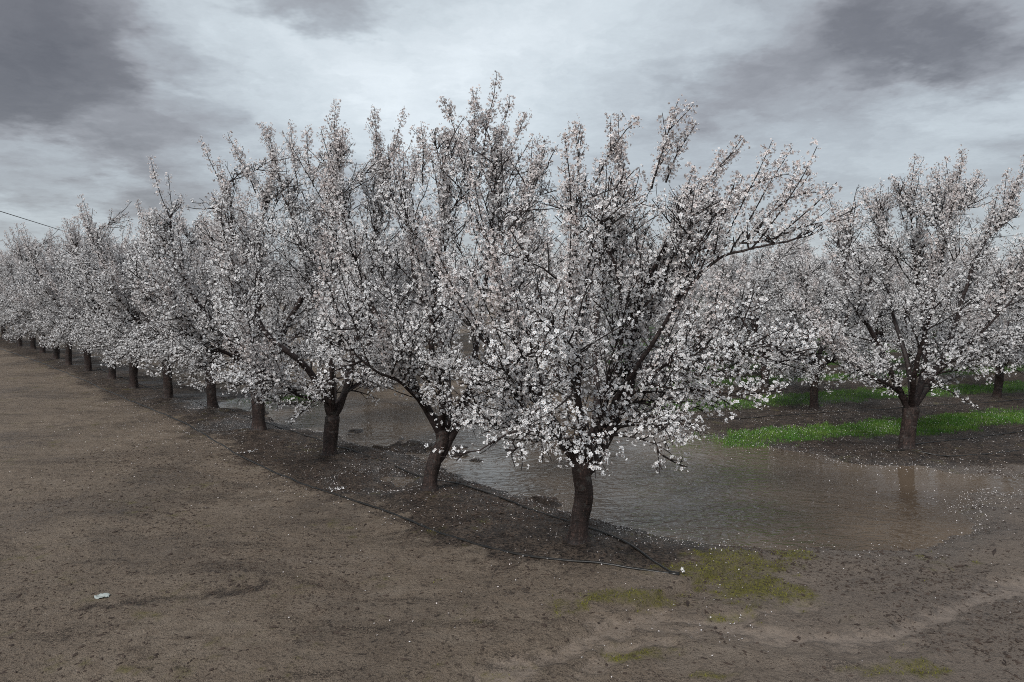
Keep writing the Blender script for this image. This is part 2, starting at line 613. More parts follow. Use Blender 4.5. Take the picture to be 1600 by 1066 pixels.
def ground_material():
    m, t = material('wet_orchard_soil')
    P = t.n('ShaderNodeTexCoord').outputs['Object']
    dark, wet, moss, grass, mud, scuff = (t.attr(k) for k in ('dark', 'wet', 'moss', 'grass', 'mud', 'scuff'))
    big = t.noise(P, 0.7, 5, 0.6, 0.3)
    mid = t.noise(P, 5.0, 6, 0.65, 0.2)
    fine = t.noise(P, 34.0, 5, 0.7)
    grit = t.noise(P, 120.0, 3, 0.6)
    road = t.mix(t.step(big, 0.32, 0.68), (0.190, 0.144, 0.105), (0.285, 0.228, 0.176))
    road = t.mix(t.step(mid, 0.38, 0.66), road, (0.215, 0.165, 0.123))
    road = t.mix(t.math('MULTIPLY', t.step(fine, 0.56, 0.62), t.step(big, 0.70, 0.30, .25, 1.0)), road, (0.045, 0.033, 0.025))
    road = t.mix(t.math('MULTIPLY', t.step(fine, 0.42, 0.34), 0.6), road, (0.34, 0.28, 0.225))
    road = t.mix(t.math('MULTIPLY', t.step(grit, 0.58, 0.64), 0.75), road, (0.030, 0.022, 0.017))
    streak = t.noise(t.mapping(t.vmath('ADD', P, t.vmath('MULTIPLY', t.noise(P, .5, 2, .5, color=True), (1.5, 1.5, 0))), (0.8, 2.6, 1)), 1.0, 6, 0.68, 0.5)
    gritm = t.noise(P, 75.0, 4, 0.75)
    road = t.mix(t.math('MULTIPLY', t.step(streak, 0.50, 0.66), t.step(gritm, 0.47, 0.55)), road, (0.040, 0.029, 0.022))
    road = t.mix(t.math('MULTIPLY', t.step(streak, 0.44, 0.34), 0.35), road, (0.280, 0.228, 0.182))
    damp = t.noise(P, 0.38, 5, 0.62, 0.6)
    road = t.mix(t.math('MULTIPLY', t.step(damp, 0.50, 0.62), 0.34), road, (0.075, 0.057, 0.044))
    sx = t.n('ShaderNodeSeparateXYZ')
    t.put(sx.inputs[0], P)
    road = t.mix(t.math('MULTIPLY', t.step(sx.outputs[0], 0.3, 2.6), 0.45), road, (0.205, 0.170, 0.148))  # sky sheen on the right-hand mud, put into the soil colour as grey
    clod = t.noise(P, 13.0, 5, 0.7, 0.4)
    road = t.mix(t.math('MULTIPLY', t.step(clod, 0.57, 0.63), t.step(damp, 0.40, 0.58, 0.25, 0.9)), road, (0.050, 0.037, 0.029))
    road = t.mix(t.math('MULTIPLY', mud, t.step(fine, .35, .6, .65, .2)), road, (0.240, 0.195, 0.162))
    road = t.mix(t.math('MULTIPLY', scuff, t.step(gritm, 0.40, 0.52)), road, (0.040, 0.031, 0.026))
    soil = t.mix(t.step(mid, 0.36, 0.66), (0.042, 0.030, 0.023), (0.125, 0.092, 0.069))
    soil = t.mix(t.step(fine, 0.50, 0.58), soil, (0.014, 0.010, 0.008))
    soil = t.mix(t.math('MULTIPLY', t.step(fine, 0.44, 0.36), 0.6), soil, (0.16, 0.13, 0.105))
    soil = t.mix(t.math('MULTIPLY', t.step(grit, 0.62, 0.74), 0.5), soil, (0.13, 0.105, 0.088))
    dark = t.step(t.math('ADD', dark, t.math('MULTIPLY', t.math('SUBTRACT', t.math('ADD', t.math('MULTIPLY', mid, .6), t.math('MULTIPLY', fine, .4)), .5), 1.9)), .2, .8)
    col = t.mix(dark, road, soil)
    col = t.mix(t.math('MULTIPLY', wet, 0.40), col, (0.060, 0.048, 0.040))
    mossc = t.mix(t.step(fine, 0.35, 0.65), (0.085, 0.076, 0.028), (0.190, 0.172, 0.036))
    col = t.mix(t.math('MULTIPLY', moss, t.step(mid, 0.28, 0.58, 0.25, 0.9)), col, mossc)
    gr = t.mix(t.step(fine, 0.35, 0.65), (0.030, 0.065, 0.014), (0.065, 0.120, 0.026))
    col = t.mix(t.math('MULTIPLY', grass, 0.85), col, gr)
    rough = t.math('SUBTRACT', t.math('SUBTRACT', t.step(big, 0.35, 0.62, 0.55, 0.85), t.step(damp, .48, .62, 0.0, .2)), t.math('MULTIPLY', wet, t.step(fine, 0.35, 0.65, 0.60, 0.30)))
    rough = t.math('SUBTRACT', rough, t.math('MULTIPLY', mud, 0.18))
    b = t.n('ShaderNodeBump')
    b.inputs['Strength'].default_value = 1.0
    b.inputs['Distance'].default_value = 0.045
    h = t.math('ADD', t.math('ADD', t.math('MULTIPLY', fine, 0.9), t.math('MULTIPLY', grit, 0.4)), t.math('MULTIPLY', mid, 1.6))
    h = t.math('MULTIPLY', h, t.math('SUBTRACT', 1.0, t.math('MULTIPLY', mud, 0.6)))
    t.put(b.inputs['Height'], h)
    p = t.n('ShaderNodeBsdfPrincipled')
    t.put(p.inputs['Base Color'], col)
    t.put(p.inputs['Roughness'], rough)
    t.put(p.inputs['Specular IOR Level'], t.math('ADD', t.math('MULTIPLY', wet, 0.35), 0.25))
    t.put(p.inputs['Normal'], b.outputs[0])
    finish(t, p.outputs[0])
    return m


ground = link('ground', mesh('ground', np.stack([xf, yf, F['z']], -1), [quads], [ground_material()],
                             attrs={k: F[k] for k in ('dark', 'wet', 'moss', 'grass', 'mud', 'scuff')}, smoothed=True), kind='structure')


def gz(x, y):
    return ground_fields(np.atleast_1d(np.asarray(x, float)), np.atleast_1d(np.asarray(y, float)))['z']


def water_material():
    m, t = material('muddy_water')
    P = t.n('ShaderNodeTexCoord').outputs['Object']
    rot = t.n('ShaderNodeMapping')
    t.put(rot.inputs['Vector'], P)
    rot.inputs['Rotation'].default_value = (0, 0, R(-18))
    rot.inputs['Scale'].default_value = (1.0, 1.5, 1.0)
    n = t.noise(rot.outputs[0], 4.6, 2, 0.5, 0.8)
    n2 = t.noise(rot.outputs[0], 11.0, 2, 0.5, 0.4)
    gust = t.noise(P, 0.55, 3, 0.5)
    sp = t.n('ShaderNodeSeparateXYZ')
    t.put(sp.inputs[0], P)
    wind = t.math('MULTIPLY', t.step(gust, 0.3, 0.6, 0.35, 1.0), t.step(sp.outputs[0], 5.2, 3.6, 0.12, 1.0))
    b = t.n('ShaderNodeBump')
    t.put(b.inputs['Strength'], t.math('MULTIPLY', wind, 0.9))
    b.inputs['Distance'].default_value = 0.062
    t.put(b.inputs['Height'], t.math('ADD', n, t.math('MULTIPLY', n2, 0.3)))
    p = t.n('ShaderNodeBsdfPrincipled')
    t.put(p.inputs['Base Color'], t.mix(t.step(gust, 0.3, 0.7), (0.140, 0.103, 0.071), (0.078, 0.057, 0.040)))
    p.inputs['Roughness'].default_value = 0.05
    p.inputs['IOR'].default_value = 1.333
    t.put(p.inputs['Normal'], b.outputs[0])
    finish(t, p.outputs[0])
    return m


M_WATER = water_material()


def water(name, P, grow):
    c = P.mean(0)
    x0, y0 = P.min(0) - grow
    x1, y1 = P.max(0) + grow
    st = 0.12 if (x1 - x0) > 3 else .05
    X, Y = np.meshgrid(np.arange(x0, x1, st), np.arange(y0, y1, st))
    k = (sdf(X.ravel(), Y.ravel(), P) > -grow).reshape(X.shape)
    cell = k[:-1, :-1] & k[1:, :-1] & k[:-1, 1:] & k[1:, 1:]
    n = X.shape[1]
    i = (np.arange(X.shape[0] - 1)[:, None] * n + np.arange(n - 1)[None, :])[cell]
    q = np.stack([i, i + 1, i + n + 1, i + n], -1)
    used, inv = np.unique(q, return_inverse=True)
    V = np.stack([X.ravel()[used], Y.ravel()[used], np.full(len(used), WATER_Z)], -1)
    return link(name, mesh(name, V, [inv.reshape(-1, 4)], [M_WATER], smoothed=True), kind='structure')


water('flood_water', LAKE, 0.5)
water('puddle', POOL1, 0.25)
water('puddle', POOL2, 0.2)


# ------------------------------------------------------------------ blossoms
def flower_template():
    V, tint, rim = [(0, 0, 0)], [], [0.0]
    Q, mi = [], []
    for k in range(5):
        a = k * 2 * math.pi / 5
        pts = [(0.62, -0.36, .17), (1.0, -0.17, .20), (1.0, 0.17, .20), (0.62, 0.36, .17)]
        b = len(V)
        for (r, s, z) in pts:
            V.append((r * math.cos(a) - s * math.sin(a), r * math.sin(a) + s * math.cos(a), z))
            rim.append(1.0)
        Q.append((0, b, b + 1, b + 2)); Q.append((0, b + 2, b + 3, 0))
    faces5 = []
    for k in range(5):
        b = 1 + 4 * k
        faces5.append((0, b, b + 1, b + 2, b + 3))
    # stamens: small raised pentagon
    b = len(V)
    for k in range(5):
        a = (k + .5) * 2 * math.pi / 5
        V.append((.19 * math.cos(a), .19 * math.sin(a), .20)); rim.append(1.0)
    faces5.append(tuple(range(b, b + 5)))
    # calyx cup and stalk under the petals
    b = len(V)
    for k in range(3):
        a = k * 2 * math.pi / 3
        V.append((.27 * math.cos(a), .27 * math.sin(a), -.01)); rim.append(1.0)
    V.append((0, 0, -.72)); rim.append(1.0)
    tris = [(b + (k + 1) % 3, b + k, b + 3) for k in range(3)]
    return np.array(V, float), np.array(faces5), np.array(tris), np.array(rim)


FT = flower_template()


def frames(Nrm, g):
    Nrm = Nrm / (np.linalg.norm(Nrm, axis=1, keepdims=True) + 1e-9)
    r = g.normal(size=Nrm.shape)
    U = np.cross(Nrm, r)
    U /= np.linalg.norm(U, axis=1, keepdims=True) + 1e-9
    return U, np.cross(Nrm, U), Nrm


def flower_mesh(name, pos, nrm, size, g, bud=None):
    V, f5, f3, rim = FT
    n = len(pos)
    U, Wv, N = frames(nrm, g)
    # buds and half open flowers: narrower and cupped
    op = np.clip(g.normal(.92, .22, n) - (0 if bud is None else bud * .22), .3, 1.15)
    X = V[None, :, 0] * op[:, None]
    Y = V[None, :, 1] * op[:, None]
    Z = V[None, :, 2] + (1.05 - op[:, None]) * 1.2 * np.hypot(V[:, 0], V[:, 1])[None, :] * (V[:, 2] > .05)
    jit = g.normal(0, .05, (n, len(V)))
    Z = Z + jit * (V[:, 2] > .1)
    C = X[..., None] * U[:, None] + Y[..., None] * Wv[:, None] + Z[..., None] * N[:, None]
    C = C * (size[:, None, None]) + pos[:, None]
    k = len(V)
    off = (np.arange(n) * k)[:, None, None]
    F5 = (f5[None] + off).reshape(-1, 5)
    F3 = (f3[None] + off).reshape(-1, 3)
    mi = np.concatenate([np.tile([0, 0, 0, 0, 0, 2], n), np.full(len(F3), 1)])
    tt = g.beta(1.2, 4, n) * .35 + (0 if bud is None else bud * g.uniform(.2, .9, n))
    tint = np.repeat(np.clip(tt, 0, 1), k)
    return mesh(name, C.reshape(-1, 3), [F5, F3], [M_PETAL, M_CALYX, M_STAMEN], mi, {'tint': tint, 'rim': np.tile(rim, n)})


# ------------------------------------------------------------------ almond trees
UP = np.array([0, 0, 1.0])


def unit(a):
    return a / (np.linalg.norm(a) + 1e-12)


def grow_path(start, d, length, n, wander, tropic, g):
    P = [np.array(start, float)]
    d = unit(np.asarray(d, float))
    s = length / n
    for _ in range(n):
        d = unit(d + g.normal(0, wander, 3) + UP * tropic)
        P.append(P[-1] + d * s)
    return np.array(P)


def side_dir(T, g, angle, outward=None, pull=0.0):
    r = g.normal(size=3)
    if outward is not None:
        r = r + outward * pull
    p = r - T * (r @ T)
    p = unit(p)
    return unit(T * math.cos(angle) + p * math.sin(angle))


def sample(P, t):
    x = t * (len(P) - 1)
    i = min(int(x), len(P) - 2)
    return P[i] + (P[i + 1] - P[i]) * (x - i), unit(P[i + 1] - P[i])


def build_tree(seed, trunk, limbs, top=4.5, rad=1.6, mid=(0, 0), dense=1.0, flower=0.0142, spread=1.0, low=0.75, zmin=.72, er=(.20, .42, .74), zs=0.0, spires=()):
    """trunk: (points, radii); limbs: list of (points, r0, r1) in metres from the tree's base"""
    g = np.random.default_rng(seed)
    tt = Tubes()
    tp = catmull(trunk[0], .02)
    q = np.linspace(0, 1, len(tp))
    tr = np.interp(q, np.linspace(0, 1, len(trunk[1])), trunk[1])
    tr = tr * (1 - .45 * smooth(q, .93, 1.0)) * (1 + .75 * np.exp(-q * len(tp) * .02 / .05))
    tt.add(tp, tr, 24, True, .085, seed)
    parts = {'trunk': tt, 'limbs': [], 'twigs': Tubes()}
    fp, fn, fb = [], [], []
    EZ = np.array([.45, .8, 1.2, 1.9, 2.5, 3.2, 3.8, 4.2, 4.5]) / 4.5 * top
    ER = np.array([er[0], er[1], er[2], 1.0, 1.05, .98, .80, .52, .20]) * rad

    fork = tp[-1] - UP * .1

    def sweep(p):
        return unit(p - fork)

    def fits(p):
        if p[2] > top * .99 or p[2] < zmin + zs * max(0.0, p[0]):
            return False
        a = math.atan2(p[1] - mid[1], p[0] - mid[0])
        wob = 1 + .16 * math.sin(a * 3 + seed) + .12 * math.sin(a * 5 + p[2] * 2.1 + seed * 2) + .10 * math.sin(p[2] * 4 + a * 2)
        return math.hypot(p[0] - mid[0], p[1] - mid[1]) < np.interp(p[2], EZ, ER) * wob

    def fit(p, d, L, least):
        if L < .7 and g.random() < .05 and p[2] + d[2] * L > zmin:
            return L
        while L > least and not fits(p + d * L):
            L *= .82
        return L

    def spur(p, T, k, bud=0.0):
        base = g.normal(size=3)
        base = unit(base - T * (base @ T) * .8 + UP * .25)
        off = p + base * g.uniform(.012, .06)
        for _ in range(k):
            n = unit(base + g.normal(0, .65, 3))
            fp.append(off + n * g.uniform(.008, .028) + g.normal(0, .006, 3))
            fn.append(n)
            fb.append(bud)

    def flowers_on(P, length, t0, dens, bud=0.0):
        n = g.poisson(length * (1 - t0) * dens * dense)
        for t in t0 + (1 - t0) * g.random(n):
            p, T = sample(P, t)
            spur(p, T, int(g.integers(1, 4)), bud * t ** .5)

    def twig(p, d, L, r, trop, lvl):
        L = fit(p, d, L, .07)
        n = max(3, int(L / .09))
        P = grow_path(p, d, L, n, .10, trop, g)
        parts['twigs'].add(P, np.linspace(r, r * .45, len(P)), 4 if lvl == 1 else 3, False)
        flowers_on(P, L, .12 if lvl == 1 else .05, 40 - 8 * smooth(p[2], top * .55, top * .9))
        if lvl == 1:
            for _ in range(g.poisson(L * 6.0)):
                q, T = sample(P, g.uniform(.15, .92))
                twig(q, side_dir(T, g, g.uniform(.6, 1.15), UP, .5), g.uniform(.07, .26), r * .55, .02, 2)

    def branch(p, d, L, r, trop):
        L = fit(p, d, L, .2)
        n = max(5, int(L / .11))
        P = grow_path(p, d, L, n, .075, trop, g)
        parts['twigs'].add(P, np.linspace(r, r * .3, len(P)), 6, False)
        flowers_on(P, L, .2, 28)
        c = P[len(P) // 2]
        out = unit(np.array([c[0], c[1], 0]) + 1e-6)
        for _ in range(max(3, g.poisson(L * 9.5))):
            t = g.uniform(.12, 1) ** .8
            q, T = sample(P, t)
            twig(q, side_dir(T, g, g.uniform(.4, 1.0), unit(sweep(q) + UP * .3), .7), g.uniform(.22, .62) * (1.15 - .35 * t), .0075, .03 if trop > 0 else -.005, 1)
        q, T = sample(P, 1.0)
        twig(q, T, g.uniform(.25, .6), .006, trop, 1)

    for li, (pts, r0, r1) in enumerate(limbs):
        pts = np.array(pts)
        z0 = min(max(pts[0][2] - .10, .25), tp[-1][2] - .12)
        root = np.array([np.interp(z0, tp[:, 2], tp[:, k]) for k in (0, 1)] + [z0])
        pts = np.vstack([root, root * .35 + pts[0] * .65 + (0, 0, .02), pts[1:]])
        ztop = top - .62
        zf = tp[-1][2]
        if pts[:, 2].max() > ztop:
            zz = pts[:, 2]
            pts[:, 2] = np.where(zz > zf, zf + (zz - zf) * (ztop - zf) / (zz.max() - zf), zz)
        P = catmull(pts, .04)
        P[1:-1] += np.cumsum(g.normal(0, .0025, P[1:-1].shape), 0)
        L = np.linalg.norm(np.diff(P, axis=0), axis=1).sum()
        tb = Tubes()
        rl = np.linspace(r0 ** .7, r1 ** .7, len(P)) ** (1 / .7)
        rl = rl * (1 - .35 * np.exp(-np.arange(len(P)) * .04 / .06))
        tb.add(P, rl, 10, True, .05, seed + li)
        parts['limbs'].append(tb)
        flowers_on(P, L, .3, 14)
        small = r0 < .02
        nb = max(5, int(L * 4.0 * spread)) if not small else 4
        for k in range(nb):
            t = (k + g.uniform(.1, .9)) / nb
            t = .12 + .88 * t
            p, T = sample(P, t)
            rad = np.array([p[0], p[1], 0])
            out = unit(rad + g.normal(0, .15, 3) * (1, 1, 0))
            h = p[2]
            if small:
                branch(p, unit(T + out * .5 + g.normal(0, .5, 3)), g.uniform(.2, .4), .006, -.01)
            elif h < 1.75 and g.random() < low:
                d = unit(out * 1.0 + g.normal(0, .55, 3) * (1, 1, .3) + UP * g.uniform(-.15, .35))
                branch(p, d, g.uniform(.55, 1.15) * spread, .014, -.035)
            else:
                d = unit(sweep(p) * .9 + g.normal(0, .50, 3) + UP * .1)
                branch(p, d, g.uniform(.55, 1.25) * (1.15 - .55 * t) * spread, .012 * (1.2 - .5 * t), .035)
        # upright one-year shoots, clothed close in blossom
        for _ in range(0 if small else max(3, int(L * 3.2))):
            p, T = sample(P, g.uniform(.5, 1.0))
            rad = np.array([p[0] - mid[0], p[1] - mid[1], 0])
            d = unit(sweep(p) + UP * g.uniform(.0, .5) + g.normal(0, .15, 3))
            p0 = p + d * g.uniform(.0, .12)
            Lw = g.uniform(.65, 1.2)
            if (p + d * Lw)[2] > top + .25:
                Lw = max(.3, (top + g.uniform(.0, .40) - p[2]) / d[2])
            W_ = grow_path(p, d, Lw, max(5, int(Lw / .08)), .045, .03, g)
            parts['twigs'].add(W_, np.linspace(.0085, .003, len(W_)), 5, False)
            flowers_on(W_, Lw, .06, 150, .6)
            for _ in range(g.poisson(Lw * 4)):
                q, T2 = sample(W_, g.uniform(.1, .8))
                twig(q, side_dir(T2, g, g.uniform(.35, .8), UP, .5), g.uniform(.08, .3), .004, .04, 2)
        # leader whips at the end of the limb
        p, T = sample(P, 1.0)
        for _ in range(1 if small else 3):
            branch(p, unit(T + g.normal(0, .22, 3)), g.uniform(.45, .85), .009, .05)
    # the tall one-year shoots that stand clear of the crown
    for P in spires:
        P = catmull(P, .05)
        P[1:-1] += np.cumsum(g.normal(0, .004, P[1:-1].shape), 0)
        L = np.linalg.norm(np.diff(P, axis=0), axis=1).sum()
        parts['twigs'].add(P, np.linspace(.010, .003, len(P)), 5, False)
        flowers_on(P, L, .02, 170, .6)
        for _ in range(int(L * 7)):
            q, T2 = sample(P, g.uniform(.05, .75))
            W_ = grow_path(q, side_dir(T2, g, g.uniform(.3, .7), UP, .4), g.uniform(.10, .34), 5, .05, .03, g)
            parts['twigs'].add(W_, np.linspace(.005, .0025, len(W_)), 4, False)
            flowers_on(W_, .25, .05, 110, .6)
    fp, fn, fb = np.array(fp), np.array(fn), np.array(fb)
    # old wood round the fork is bare
    keep = (fp[:, 2] > .22) & ~((np.hypot(fp[:, 0] - tp[-1][0], fp[:, 1] - tp[-1][1]) < .55) & (fp[:, 2] < tp[-1][2] + .38))
    fp, fn, fb = fp[keep], fn[keep], fb[keep]
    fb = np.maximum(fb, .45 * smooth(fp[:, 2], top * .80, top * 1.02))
    size = np.clip(g.normal(flower, .0026, len(fp)), .008, .021)
    out = {'trunk': parts['trunk'].mesh('trunk', [M_BARK]), 'limb': [b.mesh('limb', [M_LIMB]) for b in parts['limbs']],
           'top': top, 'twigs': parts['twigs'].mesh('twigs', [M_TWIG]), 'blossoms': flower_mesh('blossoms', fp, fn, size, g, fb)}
    print('tree', seed, 'flowers', len(fp), 'top', round(float(fp[:, 2].max()), 2), 'wid', fp.min(0).round(2), fp.max(0).round(2))
    return out


def traced(base, tpts, limbs):
    """trunk / limb spines seen in the photo, each point at its own depth"""
    Y = base[1]
    def loc(p):
        return atY(p[0], p[1], Y + (p[2] if len(p) > 2 else 0.0)) - base
    return np.array([loc(p) for p in tpts]), [(np.array([loc(p) for p in pts]), a, b) for pts, a, b in limbs]


def spires_at(base, lst):
    return [np.array([atY(a, b, base[1] + dy) - base for a, b in pts]) for dy, pts in lst]


def generic(seed, trunk_r=.105, fork=.85, height=4.3, nl=5, lean=(0, 0)):
    g = np.random.default_rng(seed)
    T = np.array([(0, 0, -.05), (lean[0] * .3 + g.normal(0, .02), g.normal(0, .02), fork * .5), (lean[0], lean[1], fork)])
    limbs = []
    a0 = g.uniform(0, 6.28)
    for k in range(nl):
        a = a0 + k * 2 * math.pi / nl + g.normal(0, .22)
        reach = g.uniform(.75, 1.35)
        hgt = height * g.uniform(.72, .92)
        o = np.array([math.cos(a), math.sin(a), 0])
        top = T[-1]
        pts = [top - UP * g.uniform(.02, .12) + o * .03]
        for q, (rr, hh) in enumerate(((.16, .10), (.40, .30), (.66, .55), (.86, .78), (1.0, 1.0))):
            pts.append(top + o * reach * rr + UP * (hgt - fork) * hh + g.normal(0, .07, 3))
        limbs.append((np.array(pts), trunk_r * g.uniform(.52, .66), .013))
    # a shorter centre limb and low side limbs fill the vase
    for k in range(3):
        a = a0 + 1 + k * 2.1 + g.normal(0, .3)
        o = np.array([math.cos(a), math.sin(a), 0])
        pts = [T[-1] + UP * .05, T[-1] + o * .35 + UP * .35, T[-1] + o * .8 + UP * g.uniform(.6, .9), T[-1] + o * 1.25 + UP * g.uniform(.9, 1.4)]
        limbs.append((np.array(pts), trunk_r * .38, .011))
    return (T, [trunk_r, trunk_r * .92, trunk_r * 1.0]), limbs


def place(parts, name, loc, label, rz=0.0, sc=1.0, group=None):
    root = bpy.data.objects.new(name, None)
    COL.objects.link(root)
    root.empty_display_size = .3
    root.location = loc
    root.rotation_euler = (0, 0, rz)
    root.scale = (sc,) * 3
    tag(root, label, 'almond tree', group)
    link('trunk', parts['trunk'], root)
    for lm in parts['limb']:
        link('limb', lm, root)
    link('twigs', parts['twigs'], root, 'stuff')
    link('blossoms', parts['blossoms'], root, 'stuff')
    return root


def copy_tree(src, loc, label, rz=0.0, sc=1.0, group=None):
    r = src.copy()
    COL.objects.link(r)
    r.location = loc
    r.rotation_euler = (0, 0, rz)
    r.scale = (sc,) * 3
    r['label'] = label
    if group:
        r['group'] = group
    for ch in src.children:
        c = ch.copy()
        COL.objects.link(c)
        c.parent = r
    return r


def on_ground(p):
    return (p[0], p[1], float(gz(p[0], p[1])[0]) - .03)


GA = 'almond trees of the roadside row'
GB = 'almond trees of the orchard rows'

b1 = A1
tp, lb = traced(b1, [(902, 868), (905, 830), (912, 790), (909, 752), (912, 728)], [
    ([(906, 738), (884, 705, -.08), (858, 655, -.22), (838, 605, -.30), (822, 560, -.35), (806, 470, -.3), (784, 380, -.2), (772, 300, -.1)], .068, .014),
    ([(926, 742), (944, 700, .02), (962, 645, .08), (978, 590, .12), (987, 540, .15), (990, 460, .2), (1001, 380, .2), (1028, 300, .1), (1048, 235, 0)], .070, .014),
    ([(914, 730), (912, 685, -.3), (902, 610, -.6), (906, 510, -.8), (893, 410, -.85), (903, 310, -.8)], .05, .012),
    ([(974, 605, .1), (1020, 540, -.2), (1072, 455, -.4), (1128, 398, -.5), (1195, 380, -.55), (1245, 370, -.6)], .032, .008),
    ([(914, 732), (925, 695, .4), (936, 610, .8), (930, 510, 1.05), (942, 410, 1.1), (928, 320, 1.1)], .05, .012),
    ([(1000, 385, .2), (968, 330, .15), (945, 270, .1)], .022, .010),
    ([(850, 640, -.25), (805, 592, -.45), (755, 545, -.5), (712, 500, -.45)], .030, .010),
    ([(962, 648, .08), (1015, 605, -.25), (1070, 570, -.4), (1110, 560, -.4)], .030, .010),
    ([(884, 712, -.1), (850, 690, -.4), (805, 685, -.7), (765, 700, -.85), (735, 722, -.95)], .018, .006),
    ([(890, 720, -.1), (868, 690, -.6), (838, 690, -1.0), (810, 715, -1.2)], .016, .006),
    ([(945, 705, 0), (985, 668, -.4), (1015, 684, -.6), (1036, 728, -.7)], .010, .003),
    ([(1005, 370, .2), (1070, 320, .1), (1140, 285, 0), (1190, 280, -.1)], .022, .009)])
tree1 = place(build_tree(101, (tp, [.098, .090, .084, .088, .100]), lb, 3.45, 1.72, (.35, 0), dense=.88, zmin=1.02, er=(.08, .26, .72), zs=.20, spires=spires_at(b1, [
    (0, [(1018, 310), (1042, 235), (1060, 172)]), (.1, [(1040, 300), (1066, 240), (1086, 210)]), (-.1, [(1080, 330), (1125, 270), (1160, 240)]),
    (-.2, [(1120, 350), (1180, 305), (1232, 288)]), (-.3, [(1180, 375), (1230, 330), (1278, 318)]), (-.4, [(902, 310), (904, 250), (900, 206)]),
    (.2, [(930, 300), (965, 235), (998, 202)]), (.3, [(990, 330), (968, 260), (955, 212)]), (-.4, [(1210, 388), (1270, 365), (1330, 352)])])), 'almond_tree', on_ground(b1),
              'nearest almond tree in white blossom, thick forked trunk beside the hose end', group=GA)

b2 = A1 + BSTEP
b2 = at(672, 777)
tp, lb = traced(b2, [(671, 783), (673, 755), (682, 722), (692, 698), (688, 676)], [
    ([(688, 686), (668, 652, -.05), (640, 600, -.15), (612, 545, -.2), (575, 480, -.2), (548, 400, -.1), (535, 310, 0)], .062, .012),
    ([(694, 722), (716, 668, .05), (734, 605, .1), (745, 510, .2), (758, 400, .2), (766, 290, .1), (772, 190, .05)], .058, .012),
    ([(688, 678), (692, 620, -.35), (676, 520, -.6), (684, 400, -.65), (698, 290, -.55), (696, 215, -.5)], .050, .012),
    ([(690, 680), (702, 620, .5), (690, 520, .9), (650, 400, 1.1), (640, 290, 1.1), (628, 230, 1.1)], .050, .012),
    ([(660, 640, -.1), (625, 610, -.5), (585, 590, -.8), (550, 560, -.9)], .028, .010),
    ([(733, 610, .1), (770, 560, -.1), (800, 480, -.2), (815, 380, -.2), (822, 260, -.1)], .034, .010)])
tree2 = place(build_tree(202, (tp, [.10, .086, .08, .082, .075]), lb, 4.2, 1.65, (.2, 0), spires=spires_at(b2, [
    (.1, [(748, 290), (766, 190), (775, 122)]), (0, [(735, 280), (742, 210), (738, 152)]), (-.1, [(735, 290), (712, 220), (690, 166)]),
    (.2, [(765, 290), (782, 215), (796, 160)]), (.1, [(780, 300), (806, 235), (824, 186)]), (-.3, [(660, 300), (662, 250), (658, 202)]),
    (.3, [(800, 330), (835, 270), (850, 226)])])), 'almond_tree', on_ground(b2),
              'almond tree with bent forked trunk and tallest blossom spires, second along the roadside row', group=GA)

b3 = at(515, 720)
tp, lb = traced(b3, [(514, 726), (516, 700), (519, 672), (520, 655)], [
    ([(517, 660), (505, 618, -.1), (470, 570, -.3), (425, 535, -.4), (390, 480, -.4), (368, 400, -.3), (362, 290, -.2)], .058, .012),
    ([(523, 660), (540, 612, .05), (556, 520, .1), (580, 420, .2), (592, 310, .2), (600, 235, .2)], .055, .012),
    ([(520, 655), (515, 590, -.3), (520, 480, -.5), (518, 350, -.5), (525, 235, -.4)], .052, .012),
    ([(520, 655), (520, 600, .5), (500, 490, .9), (470, 370, 1.1), (440, 280, 1.1)], .050, .012),
    ([(510, 625, -.1), (470, 625, -.5), (430, 600, -.8), (395, 560, -.9)], .03, .010),
    ([(535, 620, .05), (575, 590, .4), (610, 540, .7), (640, 470, .9)], .03, .010)])
tree3 = place(build_tree(303, (tp, [.105, .10, .102, .11]), lb, 4.55, 1.75, (-.1, 0), spires=spires_at(b3, [
    (-.3, [(522, 280), (520, 220), (525, 165)]), (.2, [(580, 290), (588, 230), (585, 176)]), (.2, [(600, 290), (618, 230), (633, 182)]),
    (-.2, [(400, 310), (375, 255), (356, 215)]), (.5, [(440, 300), (428, 245), (420, 204)]), (.6, [(465, 300), (460, 245), (456, 200)]),
    (0, [(640, 310), (652, 255), (662, 204)]), (-.3, [(490, 300), (482, 250), (485, 208)])])), 'almond_tree', on_ground(b3),
              'almond tree with straight dark trunk and wide left limb, third along the roadside row', group=GA)

tp, lb = traced(R1, [(1416, 710), (1418, 682), (1422, 655), (1425, 635)], [
    ([(1422, 645), (1398, 602, -.1), (1372, 545, -.2), (1342, 490, -.3), (1322, 430, -.3), (1330, 365, -.2)], .058, .012),
    ([(1427, 640), (1441, 585, .0), (1444, 500, .1), (1430, 400, .1), (1424, 310, .1)], .058, .012),
    ([(1427, 640), (1456, 590, .1), (1488, 520, .2), (1512, 430, .2), (1542, 360, .2), (1580, 325, .2)], .056, .012),
    ([(1425, 640), (1432, 575, -.5), (1458, 470, -.8), (1478, 370, -.8), (1492, 305, -.8)], .050, .012),
    ([(1425, 640), (1420, 580, .5), (1395, 480, .9), (1385, 400, 1.0), (1372, 330, 1.0)], .050, .012),
    ([(1460, 580, .1), (1510, 545, -.3), (1555, 500, -.5), (1600, 450, -.6)], .034, .010),
    ([(1400, 605, -.1), (1350, 585, -.5), (1310, 560, -.8), (1280, 520, -.9)], .030, .010)])
